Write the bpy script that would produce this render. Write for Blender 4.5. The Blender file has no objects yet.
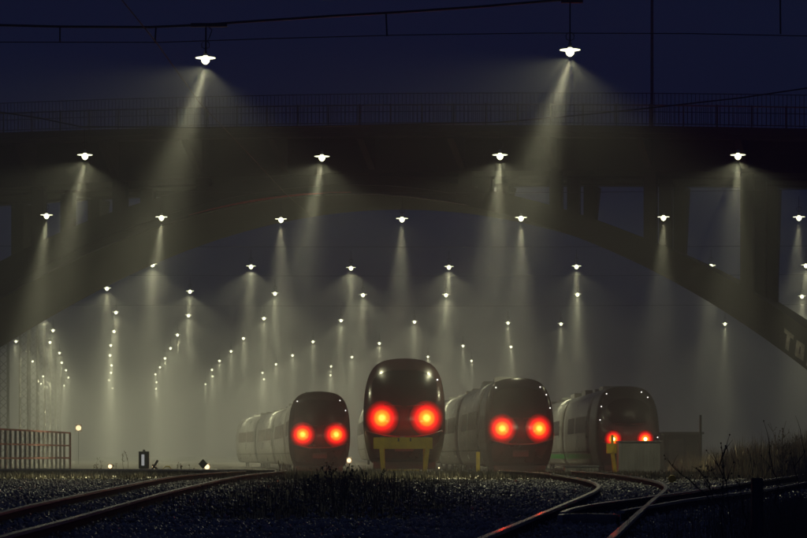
import bpy, bmesh, math, random
import numpy as np
from mathutils import Vector, Matrix, noise
R = math.radians
rnd = random.Random(7)
scene = bpy.context.scene
col = scene.collection

# ------------------------------------------------------------------ camera
F, CX, HY, CZ = 2500.0, 403.5, 456.0, 0.9      # focal length in photo pixels, centre, horizon row, eye height
cd = bpy.data.cameras.new('camera'); cam = bpy.data.objects.new('camera', cd); col.objects.link(cam)
cam.location = (0, 0, CZ); cam.rotation_euler = (R(90), 0, 0)
cd.sensor_width = 36; cd.lens = F / 807 * 36
cd.shift_y = (HY - 269) / 807
cd.clip_start = 0.5; cd.clip_end = 9000
scene.camera = cam

# ------------------------------------------------------------------ sky
w = bpy.data.worlds.new('World'); scene.world = w; w.use_nodes = True
nt = w.node_tree; nt.nodes.clear()
wo = nt.nodes.new('ShaderNodeOutputWorld'); bg = nt.nodes.new('ShaderNodeBackground')
sky = nt.nodes.new('ShaderNodeTexSky'); sky.sky_type = 'NISHITA'; sky.sun_disc = False
sky.sun_elevation = R(-4.0); sky.sun_rotation = R(150)
tint = nt.nodes.new('ShaderNodeMixRGB'); tint.blend_type = 'MULTIPLY'; tint.inputs[0].default_value = 1
tint.inputs[2].default_value = (0.010, 0.018, 0.045, 1)
addn = nt.nodes.new('ShaderNodeMixRGB'); addn.blend_type = 'ADD'; addn.inputs[0].default_value = 1
addn.inputs[2].default_value = (0.0056, 0.0084, 0.027, 1)
nt.links.new(sky.outputs[0], tint.inputs[1]); nt.links.new(tint.outputs[0], addn.inputs[1]); nt.links.new(addn.outputs[0], bg.inputs[0])
bg.inputs[1].default_value = 1.0
nt.links.new(bg.outputs[0], wo.inputs[0])

# ------------------------------------------------------------------ exposure and renderer
vs = scene.view_settings; scene.display_settings.display_device = 'sRGB'
vs.view_transform = 'Standard'; vs.look = 'None'; vs.gamma = 1; vs.use_curve_mapping = False
vs.exposure = 0.0
cy = scene.cycles
cy.use_denoising = True
try:
    cy.denoiser = 'OPENIMAGEDENOISE'; cy.denoising_input_passes = 'RGB_ALBEDO_NORMAL'
except Exception: pass
cy.use_light_tree = True
cy.volume_bounces = 0; cy.max_bounces = 5; cy.diffuse_bounces = 2; cy.glossy_bounces = 2
cy.sample_clamp_indirect = 2.0; cy.sample_clamp_direct = 0
cy.use_adaptive_sampling = False

# ------------------------------------------------------------------ tunables of the real lamps
LAMP_W = 20000.0
BEAM_K, SPILL_K = 2.25, .017
LAMP_COL = (1.0, 0.975, 0.585)
TAIL_W = 100.0
HAZE_D, HAZE_G = 0.0030, 0.2

# ------------------------------------------------------------------ haze: one closed box
def make_haze():
    m = bpy.data.materials.new('haze'); m.use_nodes = True
    t = m.node_tree; t.nodes.clear()
    o = t.nodes.new('ShaderNodeOutputMaterial'); v = t.nodes.new('ShaderNodeVolumePrincipled')
    v.inputs['Color'].default_value = (0.93, 0.93, 0.95, 1)
    v.inputs['Density'].default_value = HAZE_D
    v.inputs['Anisotropy'].default_value = HAZE_G
    t.links.new(v.outputs[0], o.inputs['Volume'])
    bm = bmesh.new(); bmesh.ops.create_cube(bm, size=1)
    for q in bm.verts:
        q.co = Vector((q.co.x*2*460, 330 + q.co.y*2*360, 14.25 + q.co.z*31.5*1.0))
    me = bpy.data.meshes.new('haze'); bm.to_mesh(me); bm.free()
    h = bpy.data.objects.new('haze', me); col.objects.link(h); me.materials.append(m)
    h['kind'] = 'stuff'; h['label'] = 'thin even night fog filling the rail yard'
    return h
make_haze()

# ------------------------------------------------------------------ helpers
def P(px, py, D):
    return Vector(((px-CX)*D/F, D, CZ + (HY-py)*D/F))

def zg(x, y):
    z = float(np.interp(y, [0, 28, 40, 51, 62, 70, 78, 85, 92, 101, 112, 5000],
                        [0, 0, .10, .20, .255, .28, .297, .30, .21, .08, 0, 0]))
    # low bank rising at the right
    e = x - (6.0 + 0.055*y)
    if y < 130 and e > 0:
        k = min(1, max(0, (y-24)/40))
        z += min(0.75, e*0.16) * k * min(1, (130-y)/35)
    return z
def ground_hit(px, py, h=0.0):
    lo, hi = 8.0, 84.5
    k = (py-HY)/F
    f = lambda D: CZ - k*D - zg((px-CX)*D/F, D) - h
    if f(hi) > 0: return Vector(((px-CX)*hi/F, hi, zg((px-CX)*hi/F, hi)+h))
    for _ in range(50):
        mid = (lo+hi)/2
        if f(mid) > 0: lo = mid
        else: hi = mid
    D = (lo+hi)/2
    return Vector(((px-CX)*D/F, D, zg((px-CX)*D/F, D)+h))

class MB:
    def __init__(s): s.v = []; s.f = []
    def box(s, x0, x1, y0, y1, z0, z1, M=None):
        b = len(s.v)
        for p in ((x0,y0,z0),(x1,y0,z0),(x1,y1,z0),(x0,y1,z0),(x0,y0,z1),(x1,y0,z1),(x1,y1,z1),(x0,y1,z1)):
            q = Vector(p); s.v.append(tuple(M @ q if M is not None else q))
        for f in ((0,3,2,1),(4,5,6,7),(0,1,5,4),(1,2,6,5),(2,3,7,6),(3,0,4,7)): s.f.append(tuple(b+i for i in f))
        return s
    def tube(s, pts, rad, n=6, cap=True):
        pts = [Vector(p) for p in pts]; m = len(pts)
        rr = rad if isinstance(rad, (list, tuple)) else [rad]*m
        b = len(s.v)
        for i, p in enumerate(pts):
            d = (pts[min(i+1, m-1)] - pts[max(i-1, 0)]).normalized()
            up = Vector((0,0,1)) if abs(d.z) < .9 else Vector((1,0,0))
            a = d.cross(up).normalized(); c = a.cross(d)
            for k in range(n):
                t = 2*math.pi*k/n
                s.v.append(tuple(p + (a*math.cos(t) + c*math.sin(t))*rr[i]))
        for i in range(m-1):
            for k in range(n):
                s.f.append((b+i*n+k, b+i*n+(k+1)%n, b+(i+1)*n+(k+1)%n, b+(i+1)*n+k))
        if cap:
            s.f.append(tuple(b+k for k in range(n))[::-1]); s.f.append(tuple(b+(m-1)*n+k for k in range(n)))
        return s
    def beam(s, a, b, w, h):
        a = Vector(a); b = Vector(b); d = (b-a); L = d.length; d.normalize()
        up = Vector((0,0,1)) if abs(d.z) < .95 else Vector((1,0,0))
        x = d.cross(up).normalized(); z = x.cross(d)
        M = Matrix((x, d, z)).transposed().to_4x4(); M.translation = a
        return s.box(-w/2, w/2, 0, L, -h/2, h/2, M)
    def lathe(s, prof, n=20, c=(0,0,0)):
        b = len(s.v)
        for r, z in prof:
            for k in range(n):
                t = 2*math.pi*k/n
                s.v.append((c[0]+r*math.cos(t), c[1]+r*math.sin(t), c[2]+z))
        for i in range(len(prof)-1):
            for k in range(n):
                s.f.append((b+i*n+k, b+i*n+(k+1)%n, b+(i+1)*n+(k+1)%n, b+(i+1)*n+k))
        return s
    def sweep(s, pts, prof):
        """profile (x across, z up) swept along a horizontal path"""
        pts = [Vector(p) for p in pts]; m = len(pts); n = len(prof); b = len(s.v)
        for i, p in enumerate(pts):
            d = (pts[min(i+1, m-1)] - pts[max(i-1, 0)]).normalized()
            a = d.cross(Vector((0,0,1))).normalized()
            for (x, z) in prof: s.v.append(tuple(p + a*x + Vector((0,0,z))))
        for i in range(m-1):
            for k in range(n):
                s.f.append((b+i*n+k, b+i*n+(k+1)%n, b+(i+1)*n+(k+1)%n, b+(i+1)*n+k))
        s.f.append(tuple(b+k for k in range(n))[::-1]); s.f.append(tuple(b+(m-1)*n+k for k in range(n)))
        return s
    def prism(s, poly, t0, t1, conv):
        """poly of 2D points, extruded from t0 to t1; conv(p, q, t) -> xyz"""
        n = len(poly); b = len(s.v)
        for t in (t0, t1):
            for p, q in poly: s.v.append(tuple(conv(p, q, t)))
        s.f.append(tuple(b+k for k in range(n))); s.f.append(tuple(b+n+k for k in range(n))[::-1])
        for k in range(n): s.f.append((b+k, b+n+k, b+n+(k+1)%n, b+(k+1)%n))
        return s
    def build(s, name, mat, parent=None, smooth=False, fix=True, bevel=0):
        me = bpy.data.meshes.new(name); me.from_pydata(s.v, [], s.f); me.update()
        if fix:
            bm = bmesh.new(); bm.from_mesh(me); bmesh.ops.recalc_face_normals(bm, faces=bm.faces)
            if bevel: bmesh.ops.bevel(bm, geom=list(bm.edges), offset=bevel, segments=2, affect='EDGES', clamp_overlap=True)
            bm.to_mesh(me); bm.free()
        me.materials.append(mat)
        if smooth:
            for p in me.polygons: p.use_smooth = True
        o = bpy.data.objects.new(name, me); col.objects.link(o)
        if parent: o.parent = parent
        return o
def empty(name, loc=(0,0,0), rz=0):
    o = bpy.data.objects.new(name, None); col.objects.link(o); o.location = loc; o.rotation_euler = (0,0,rz)
    o.empty_display_size = .2
    return o
def tag(o, label=None, cat=None, group=None, kind=None):
    if label: o['label'] = label
    if cat: o['category'] = cat
    if group: o['group'] = group
    if kind: o['kind'] = kind
    return o
def copy_tree(o, parent=None, skip=None):
    if skip and o.name.startswith(skip): return None
    c = o.copy(); col.objects.link(c); c.parent = parent
    for ch in list(o.children): copy_tree(ch, c, skip)
    return c

# ------------------------------------------------------------------ materials
def mat(name, c, rough=.6, metal=0, c2=None, scale=8, bump=0, bscale=30, spec=.5, detail=6, coat=0, rr=None, stretch=None):
    m = bpy.data.materials.new(name); m.use_nodes = True; t = m.node_tree; b = t.nodes['Principled BSDF']
    b.inputs['Base Color'].default_value = (*c, 1); b.inputs['Roughness'].default_value = rough
    b.inputs['Metallic'].default_value = metal; b.inputs['Specular IOR Level'].default_value = spec
    b.inputs['Coat Weight'].default_value = coat; b.inputs['Coat Roughness'].default_value = .12
    tc = t.nodes.new('ShaderNodeTexCoord'); src = tc.outputs['Object']
    if stretch:
        mp = t.nodes.new('ShaderNodeMapping'); mp.inputs['Scale'].default_value = stretch
        t.links.new(src, mp.inputs[0]); src = mp.outputs[0]
    if c2 is not None:
        n = t.nodes.new('ShaderNodeTexNoise'); n.inputs['Scale'].default_value = scale; n.inputs['Detail'].default_value = detail
        t.links.new(src, n.inputs[0])
        r = t.nodes.new('ShaderNodeValToRGB'); r.color_ramp.elements[0].position = .35; r.color_ramp.elements[1].position = .68
        r.color_ramp.elements[0].color = (*c, 1); r.color_ramp.elements[1].color = (*c2, 1)
        t.links.new(n.outputs[0], r.inputs[0]); t.links.new(r.outputs[0], b.inputs['Base Color'])
        if rr:
            mr = t.nodes.new('ShaderNodeMapRange'); mr.inputs[3].default_value = rr[0]; mr.inputs[4].default_value = rr[1]
            t.links.new(n.outputs[0], mr.inputs[0]); t.links.new(mr.outputs[0], b.inputs['Roughness'])
    if bump:
        n2 = t.nodes.new('ShaderNodeTexNoise'); n2.inputs['Scale'].default_value = bscale; n2.inputs['Detail'].default_value = 5
        t.links.new(src, n2.inputs[0])
        bp = t.nodes.new('ShaderNodeBump'); bp.inputs['Strength'].default_value = bump; bp.inputs['Distance'].default_value = .05
        t.links.new(n2.outputs[0], bp.inputs['Height']); t.links.new(bp.outputs[0], b.inputs['Normal'])
    return m
def emis(name, c, s):
    m = bpy.data.materials.new(name); m.use_nodes = True; t = m.node_tree; t.nodes.clear()
    o = t.nodes.new('ShaderNodeOutputMaterial'); e = t.nodes.new('ShaderNodeEmission')
    e.inputs[0].default_value = (*c, 1); e.inputs[1].default_value = s
    t.links.new(e.outputs[0], o.inputs[0])
    m.cycles.emission_sampling = 'NONE'
    return m
M = dict(
    soil=mat('wet_soil', (.035,.031,.024), .75, c2=(.07,.062,.048), scale=1.2, bump=.8, bscale=9, rr=(.6,.95), spec=.12),
    stone=mat('wet_ballast', (.20,.18,.15), .35, c2=(.50,.46,.38), scale=.9, rr=(.09,.48), spec=.65),
    rail_top=mat('polished_rail', (.55,.53,.51), .2, metal=1, c2=(.7,.67,.64), scale=5),
    rail_web=mat('rusty_rail', (.010,.0085,.0075), .8, c2=(.02,.015,.012), scale=7, spec=.2),
    sleeper=mat('wet_sleeper', (.05,.047,.043), .35, c2=(.10,.095,.085), scale=5, bump=.3),
    concrete=mat('old_concrete', (.012,.012,.010), .9, c2=(.028,.027,.022), scale=.35, bump=.35, bscale=3, stretch=(1,1,2.4)),
    concrete2=mat('deck_concrete', (.026,.025,.021), .85, c2=(.05,.048,.04), scale=.8, bump=.2, bscale=4),
    conduit=mat('wet_conduit', (.30,.29,.27), .22, metal=.8),
    redcable=mat('red_cable', (.75,.05,.07), .3),  # red reflection put into the colour
    steel=mat('grey_steel', (.10,.10,.10), .45, metal=.7, c2=(.17,.16,.15), scale=4),
    dark_steel=mat('dark_steel', (.03,.03,.032), .5, metal=.5),
    galv=mat('galvanised', (.30,.31,.30), .5, metal=.6, c2=(.2,.2,.2), scale=6),
    wire=mat('wire', (.05,.05,.055), .45, metal=.6),
    copper=mat('contact_wire', (.10,.06,.05), .6, metal=.3),
    silver=mat('silver_train_paint', (.34,.34,.33), .3, metal=.25, c2=(.54,.54,.52), scale=1.0, coat=.5, rr=(.18,.42), stretch=(1,.5,1.5)),
    roofp=mat('roof_paint', (.24,.24,.235), .32, metal=.2, c2=(.42,.42,.41), scale=1.4, coat=.4, rr=(.18,.5)),
    nose=mat('dark_nose_paint', (.022,.012,.011), .22, c2=(.032,.017,.015), scale=2.0, coat=.12),
    nose_grey=mat('grey_nose_paint', (.028,.027,.027), .3, c2=(.045,.044,.044), scale=2.0, coat=.2),
    glass=mat('dark_glass', (.012,.012,.014), .25, spec=.14),
    rubber=mat('black_rubber', (.018,.018,.018), .6),
    under=mat('underframe', (.02,.018,.017), .6, c2=(.035,.03,.028), scale=3),
    yellow=mat('yellow_paint', (.80,.60,.03), .45, c2=(.60,.42,.03), scale=3.5, bump=.1),
    greenp=mat('green_paint', (.03,.36,.07), .35),
    white=mat('ribbed_white', (.30,.30,.28), .5, c2=(.20,.20,.18), scale=2.2, stretch=(1,1,.4)),
    redrust=mat('red_rail_paint', (.16,.06,.045), .5, c2=(.10,.05,.04), scale=5),  # red light falling on the barrier rails is put into the colour
    hut=mat('hut_grey', (.05,.05,.05), .8, c2=(.075,.075,.07), scale=2),
    grass=mat('dark_grass', (.07,.062,.036), .7, c2=(.17,.14,.085), scale=2.0),
    straw=mat('dry_weed', (.11,.09,.055), .7, c2=(.24,.19,.115), scale=3),
    bark=mat('twig', (.03,.026,.02), .7, c2=(.06,.05,.04), scale=10),
    wood=mat('weathered_wood', (.035,.038,.045), .6, c2=(.07,.07,.075), scale=4, bump=.3, stretch=(6,6,.7)),
    graf=mat('graffiti_silver', (.60,.61,.50), .7, c2=(.2,.2,.16), scale=3),
    grafd=mat('graffiti_black', (.02,.02,.02), .6),
    lamp_on=emis('lamp_on', (1.0,1.0,.62), 4.5),
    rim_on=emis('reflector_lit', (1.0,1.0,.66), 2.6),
    tail_ring=emis('tail_lens_red', (1.0,.12,.006), 1.6),
    tail_on=emis('tail_lamp_on', (1.0,.58,.07), 2.4),
    tail_on2=emis('tail_lamp_small', (1.0,.62,.32), 9),
    warm_on=emis('warm_lamp_on', (1.0,.74,.40), 2.6),
    spark=emis('marker_lamp_on', (1.0,.93,.85), 2.5),  # painted highlight on the train noses, no lamp there
)

def tail_lens():  # red glare around the tail lamps, painted as a radial glow
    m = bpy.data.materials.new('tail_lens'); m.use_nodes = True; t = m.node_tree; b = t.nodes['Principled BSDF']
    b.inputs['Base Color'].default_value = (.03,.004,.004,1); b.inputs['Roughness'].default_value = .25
    a = t.nodes.new('ShaderNodeAttribute'); a.attribute_name = 'lens_radius'  # radius within the painted glare disc
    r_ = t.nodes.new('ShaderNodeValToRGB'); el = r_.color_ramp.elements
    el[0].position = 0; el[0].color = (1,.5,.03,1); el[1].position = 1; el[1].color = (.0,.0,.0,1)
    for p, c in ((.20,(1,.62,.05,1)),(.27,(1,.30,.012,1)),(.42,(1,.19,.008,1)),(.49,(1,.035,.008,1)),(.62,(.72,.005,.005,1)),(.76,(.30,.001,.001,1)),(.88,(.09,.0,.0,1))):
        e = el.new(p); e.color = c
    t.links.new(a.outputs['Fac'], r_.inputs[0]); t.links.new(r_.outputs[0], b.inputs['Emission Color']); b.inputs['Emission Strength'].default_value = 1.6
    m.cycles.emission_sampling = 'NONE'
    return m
M['tail_lens'] = tail_lens()  # painted glare of the tail lamps

# ------------------------------------------------------------------ ground
def make_ground():
    xs = list(np.concatenate([np.linspace(-1800,-60,12), np.linspace(-50,-22,12), np.linspace(-21,24,91), np.linspace(27,60,12), np.linspace(80,1800,12)]))
    ys = list(np.concatenate([np.linspace(-60,15,6), np.linspace(16,115,180), np.linspace(120,300,30), np.linspace(340,3000,14)]))
    v = []; f = []
    for y in ys:
        for x in xs:
            n = 0.03*noise.noise(Vector((x*.7, y*.25, 0))) + .02*noise.noise(Vector((x*2.3, y*.9, 4)))
            v.append((x, y, zg(x, y) + (n if y < 140 else 0) - .03))
    nx = len(xs)
    for j in range(len(ys)-1):
        for i in range(nx-1): f.append((j*nx+i, j*nx+i+1, (j+1)*nx+i+1, (j+1)*nx+i))
    mb = MB(); mb.v = v; mb.f = f
    g = mb.build('ground', M['soil'], smooth=True, fix=False)
    tag(g, 'dark wet ground of the rail yard', kind='structure')
make_ground()

# ------------------------------------------------------------------ arch bridge
TH = R(18); B0 = 125.0
def bridge_u(px, s):
    k = (px-CX)/F
    return (k*(B0 + s*math.cos(TH)) - s*math.sin(TH)) / (math.cos(TH) + k*math.sin(TH))
def bridge_pt(px, py, s):
    u = bridge_u(px, s); D = B0 - u*math.sin(TH) + s*math.cos(TH)
    return u, CZ + (HY-py)*D/F
def fit(pts, s, deg):
    uz = [bridge_pt(x, y, s) for x, y in pts]
    return np.poly1d(np.polyfit([a for a, _ in uz], [b for _, b in uz], deg))
ext = fit([(-180,378),(-100,325),(0,262),(20,252),(47,237),(77,223),(106,212),(135,203.5),(162,195.5),(220,186),(300,180),(400,178),(450,183),(509,192),(549,203),(596,219),(643,237),(688,258.6),(740,286),(772,307),(807,330),(900,405)], 0, 5)
inr = fit([(-180,415),(-100,360),(0,300),(50,274),(100,250),(150,230),(200,213),(250,203.5),(290,199),(340,195.5),(400,196.5),(470,207),(537,224),(604,246.5),(654,273),(704,299),(744,323),(784,352.5),(807,371),(900,452)], 0, 5)
dk = fit([(-60,135.5),(0,132),(150,128),(400,125),(600,126),(807,128.5),(870,130)], -2.5, 2)
gb = fit([(20,186),(47,185.5),(140,182),(280,175),(430,171),(600,171),(780,173)], 0, 2)
br = empty('arch_bridge', (0, B0, 0), -TH)
tag(br, 'long concrete arch bridge spanning the yard above the trains', 'bridge')
U0, U1 = bridge_u(-195, 0), bridge_u(905, 0)
def strip(us, zlo, zhi, s0, s1):
    mb = MB(); n = len(us)
    for u in us:
        a, b = zlo(u), zhi(u)
        mb.v += [(u, s0, a), (u, s1, a), (u, s1, b), (u, s0, b)]
    for i in range(n-1):
        for k in range(4): mb.f.append((4*i+k, 4*i+(k+1)%4, 4*i+4+(k+1)%4, 4*i+4+k))
    mb.f += [(3,2,1,0), (4*n-4, 4*n-3, 4*n-2, 4*n-1)]
    return mb
us = list(np.linspace(U0, U1, 140))
strip(us, inr, ext, 0, 8.0).build('arch_rib', M['concrete'], br)
# thin ledge along the lower part of the rib face
lu = list(np.linspace(U0, bridge_u(470,0), 90))
for h, rr_ in ((.05,.045), (.50,.03)):
    MB().tube([(u, -.05, inr(u)+h) for u in lu], rr_, n=8).build('conduit', M['conduit'], br, smooth=True)
UD0, UD1 = U0-26, U1+24
ud = list(np.linspace(UD0, UD1, 60))
strip(ud, lambda u: dk(u)-.34, lambda u: dk(u), -2.55, 10.6).build('deck', M['concrete2'], br)
strip(ud, lambda u: dk(u)-.52, lambda u: dk(u)-.343, -2.35, -2.05).build('edge_beam', M['concrete2'], br)
for s0 in (-.1, 3.45, 6.9):
    strip(ud, lambda u: gb(u), lambda u: dk(u)-.345, s0, s0+.75).build('girder', M['concrete'], br)
strip(ud, lambda u: gb(u)+.12, lambda u: gb(u)+.32, .66, 6.89).build('soffit_slab', M['concrete'], br)
# pillars in rows of three on top of the rib, with brackets carrying the deck edge
ua, ub = bridge_u(549, 0), bridge_u(740, 0); du_r = (ub-ua)/2; du_l = (ua-bridge_u(112, 0))/5
k = -9
while True:
    u = ua + k*(du_r if k > 0 else du_l); k += 1
    if u > UD1-2: break
    if u < UD0+2: continue
    inside = U0 < u < U1
    zt = gb(u+.3)-.004
    zb0 = (ext(u+.3) - .25) if inside else -.4
    if inside and zb0 > zt-.05: has = False
    else: has = True
    if has:
        for i, s0 in enumerate((0.02, 3.55, 7.0)):
            w = .62 if k > 0 else .74
            mb = MB()
            if i < 2:
                mb.box(u, u+w, s0, s0+.48, zb0, zt)
            else:   # the rear pillar widens upward into the rear bracket
                zc = max(zb0, zt-5.0)
                mb.prism([(s0, zb0), (s0+.48, zb0), (s0+.48, zc), (s0+1.4, zt), (s0, zt)], u, u+w, lambda p, q, t: (t, p, q))
            mb.build('pillar', M['concrete'], br, bevel=.03)
    # cantilever bracket to the front deck edge
    mb = MB(); mb.prism([(-.104, gb(u)+.15), (-.104, dk(u)-.348), (-2.04, dk(u)-.348), (-2.04, dk(u)-.62)], u+.08, u+.42, lambda p, q, t: (t, p, q))
    mb.build('bracket', M['concrete2'], br)
# front railing and taller bar fence behind it
rl = MB()
u = UD0
nb = 0
while u < UD1:
    rl.box(u-.012, u+.012, -2.43, -2.41, dk(u)+.12, dk(u)+.98); u += .22
rl.build('railing_bars', M['steel'], br, fix=False)
tr = MB(); tr.tube([(u, -2.42, dk(u)+1.0) for u in np.linspace(UD0, UD1, 60)], .035)
tr.tube([(u, -2.42, dk(u)+.12) for u in np.linspace(UD0, UD1, 60)], .025)
tr.build('handrail', M['steel'], br)
u = UD0+.3; post = None
for j in range(int((UD1-UD0)/1.62)):
    u = UD0+.3+1.62*j
    if not (bridge_u(-20,-2.4) < u < bridge_u(830,-2.4)): continue
    if post is None:
        mb = MB(); mb.box(-.035, .035, -.035, .035, 0, 1.06); post = mb.build('railing_post', M['steel'], br); post.location = (u, -2.42, dk(u))
    else:
        c = post.copy(); col.objects.link(c); c.parent = br; c.location = (u, -2.42, dk(u))
fb = MB(); u = UD0
while u < UD1:
    fb.box(u-.013, u+.013, -.45, -.424, dk(u)-.01, dk(u)+1.86); u += .2
for h in (1.84, .95):
    fb.tube([(u, -.40, dk(u)+h) for u in np.linspace(UD0, UD1, 60)], .022, n=5)
fb.build('screen_fence', M['steel'], br, fix=False)
cu = list(np.linspace(bridge_u(190,0), bridge_u(352,0), 30))
rc = MB().tube([(u, -.13, inr(u)+.12) for u in cu], [.012+.04*math.sin(math.pi*i/29) for i in range(30)], n=8).build('red_cable', M['redcable'], br, smooth=True)  # added strip, its red stands for the tail lamp reflection on the arch
# abutments at both ends
for (a, b) in ((UD0-6, U0+2.5), (U1-2.0, UD1+6)):
    mb = MB(); z1 = min(ext(U0+2.5), ext(U1-2))
    if a < 0: mb.box(a, b, -.4, 8.4, -.6, 3.0)
    else: mb.box(a, b, -.4, 8.4, -.6, 3.2)
    mb.build('abutment', M['concrete'], br, bevel=.08)
# graffiti on the right lower rib face
def graffiti():
    A = P(783, 342, 118.6); ul, zl = bridge_pt(784, 350, 0); ur, zr = bridge_pt(824, 383, 0)
    ang = math.atan2(zr-zl, ur-ul)
    ca, sa = math.cos(ang), math.sin(ang)
    def T(a, b, off): return (ul + a*ca - b*sa*.2, -off, zl + .0 + a*sa + b*(ca*.9+.25))
    strokes = {'T': [((0,1),(.8,1)), ((.4,1),(.4,0))], 'O': [((.1,.15),(.1,.9)), ((.1,.9),(.65,.95)), ((.65,.95),(.7,.15)), ((.7,.15),(.1,.1))],
               'M': [((.05,0),(.1,1)), ((.1,1),(.45,.45)), ((.45,.45),(.8,1)), ((.8,1),(.85,0))], 'Y': [((0,1),(.4,.5)),((.8,1),(.4,.5)),((.4,.5),(.4,0))]}
    for mname, wd, off, matn in (('graffiti_outline', .30, .012, 'grafd'), ('graffiti', .21, .02, 'graf')):
        mb = MB(); x = -.05
        for ch in 'TOMM':
            for (p, q) in strokes[ch]:
                ax, az = x+p[0]*.52, .20+p[1]*.72; bx, bz = x+q[0]*.52, .20+q[1]*.72
                d = Vector((bx-ax, bz-az)); L = d.length; d /= L; nn = Vector((-d.y, d.x))*wd/2; e = d*wd*.4
                poly = [(ax-e.x+nn.x, az-e.y+nn.y), (ax-e.x-nn.x, az-e.y-nn.y), (bx+e.x-nn.x, bz+e.y-nn.y), (bx+e.x+nn.x, bz+e.y+nn.y)]
                b = len(mb.v)
                off += .0005
                for a_, b_ in poly: mb.v.append(T(a_, b_, off))
                mb.f.append((b, b+1, b+2, b+3))
            x += .74
        o = mb.build(mname, M[matn], br, fix=False)
    o['label'] = 'silver block letters TOMM painted with black outline'
graffiti()
# tall pole standing on the bridge
pl = P(652, 100, 121.5)
uu = bridge_u(652, 2.0); Dp = B0 - uu*math.sin(TH) + 2.0*math.cos(TH)
pl = P(652, 100, Dp)
mp = MB(); mp.tube([(pl.x, Dp, dk(uu)), (pl.x, Dp, 27.5)], [.085, .06], n=10)
o = mp.build('pole', M['steel']); tag(o, 'tall thin pole rising from the bridge deck out of the picture', 'pole')

# ------------------------------------------------------------------ hanging yard lamps
def make_lamp():
    r = empty('hanging_lamp')
    s = MB(); s.lathe([(.02,.20),(.05,.19),(.05,.072)], 14); s.lathe([(.105,.03),(.20,.022),(.285,.014),(.285,.006),(.105,.022)], 24)
    sh = s.build('lamp_shade', M['galv'], r, smooth=True)
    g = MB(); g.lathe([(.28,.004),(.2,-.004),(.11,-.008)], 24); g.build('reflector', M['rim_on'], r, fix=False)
    g = MB(); g.lathe([(.0,.075),(.06,.065),(.10,.02),(.118,-.04),(.11,-.09),(.075,-.14),(.035,-.17),(.0,-.178)], 16)
    g.build('bulb', M['lamp_on'], r, smooth=True)
    t = MB(); t.tube([(0,0,.15),(0,0,.95)], .016, n=6); t.build('hanger_rod', M['wire'], r)
    t = MB(); t.tube([(.11,0,.40),(.10,0,.30),(0,0,.25),(-.10,0,.30),(-.11,0,.40),(-.05,0,.47),(.05,0,.47),(.11,0,.40)], .014, n=5); t.build('cable_loop', M['wire'], r)
    # a narrow main beam and a weak wide spill, as a real reflector lamp throws
    for nm, en, ang in (('beam_light', LAMP_W*BEAM_K, 40), ('spill_light', LAMP_W*SPILL_K, 158)):
        ld = bpy.data.lights.new(nm, 'SPOT'); ld.energy = en; ld.color = LAMP_COL
        ld.spot_size = R(ang); ld.spot_blend = 1.0 if ang < 90 else .45; ld.shadow_soft_size = .05
        if ang < 90:      # the beam is strongest on its axis and fades softly to its edge
            ld.use_nodes = True; t = ld.node_tree; e = t.nodes['Emission']
            tc = t.nodes.new('ShaderNodeTexCoord'); sx = t.nodes.new('ShaderNodeSeparateXYZ')
            ab = t.nodes.new('ShaderNodeMath'); ab.operation = 'ABSOLUTE'
            pw = t.nodes.new('ShaderNodeMath'); pw.operation = 'POWER'; pw.inputs[1].default_value = 54
            t.links.new(tc.outputs['Normal'], sx.inputs[0]); t.links.new(sx.outputs[2], ab.inputs[0]); t.links.new(ab.outputs[0], pw.inputs[0])
            t.links.new(pw.outputs[0], e.inputs[1])
        l = bpy.data.objects.new(nm, ld); col.objects.link(l); l.parent = r; l.location = (0,0,-.25)
    return r, l
ORD = ['leftmost','second','third','fourth','fifth','sixth','seventh','eighth']
rows = [
 ('nearest, topmost row', [(205.5,58),(570,50)], [(-.30,0),(-.30,0)]),
 ('row before the bridge deck', [(85,155),(322,156.5),(500,155),(738,155)], [(-.22,0),(-.2,0),(-.06,0),(-.05,0)]),
 ('third row, before the arch', [(46.5,215),(161.5,217),(281,219),(402,218.5),(521,217.5),(663.5,217),(799,217)], [(-.12,0),(-.1,0),(-.02,0),(-.03,0),(0,0),(-.03,0),(-.04,0)]),
 ('fourth row, beyond the arch', [(152.5,264),(251,266),(351,267.5),(449,266.5),(576.5,266),(711,265.5),(806,265)], None),
 ('fifth row, beyond the arch', [(107,288),(190,291),(275,293),(363,294.5),(446,294.5),(577.5,294),(802,296)], None),
]
lines = [
 ('line beside the lattice masts', [(16,341),(28,351.5),(32.5,361),(38,369.7),(43,376),(41,383.5)]),
 ('second receding line from the left', [(43.5,316),(53,330),(50,342),(59.5,352.6),(61.7,362.4),(66,370),(68.4,377.3),(64.2,385.3)]),
 ('third receding line from the left', [(116,312),(114,331),(110.8,345),(110,355),(111.5,365),(111,372.4),(109,380),(112.5,388)]),
 ('fourth receding line from the left', [(188.5,315),(177.5,334.5),(170.5,348),(165,358),(160,367),(155.5,374),(156.5,382),(156,388.5)]),
 ('fifth receding line from the left', [(264,318),(243.5,338),(231,351),(219.5,360.5),(212,369.5),(212.5,376),(205.5,384)]),
 ('sixth receding line, above the left train', [(341,320),(313,341.3),(292.5,355),(276,364),(262.5,372.5),(264,379)]),
 ('seventh receding line, left of the middle train', [(414.5,321.5),(379.4,343),(352,356.7),(331,366),(330.5,375)]),
 ('eighth receding line, behind the middle train', [(508,322.5),(463,345.5),(428,356.5)]),
 ('ninth receding line, right of the middle train', [(561,323.5),(511,346.5),(471.5,360.5)]),
]
NTH = ['first','second','third','fourth','fifth','sixth','seventh','eighth']
LH = 11.0
proto, plight = make_lamp(); first = True
near_spill = plight.data.copy(); near_spill.energy = plight.data.energy*2.7; weak_spill = plight.data.copy(); weak_spill.energy = plight.data.energy*.3
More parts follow.
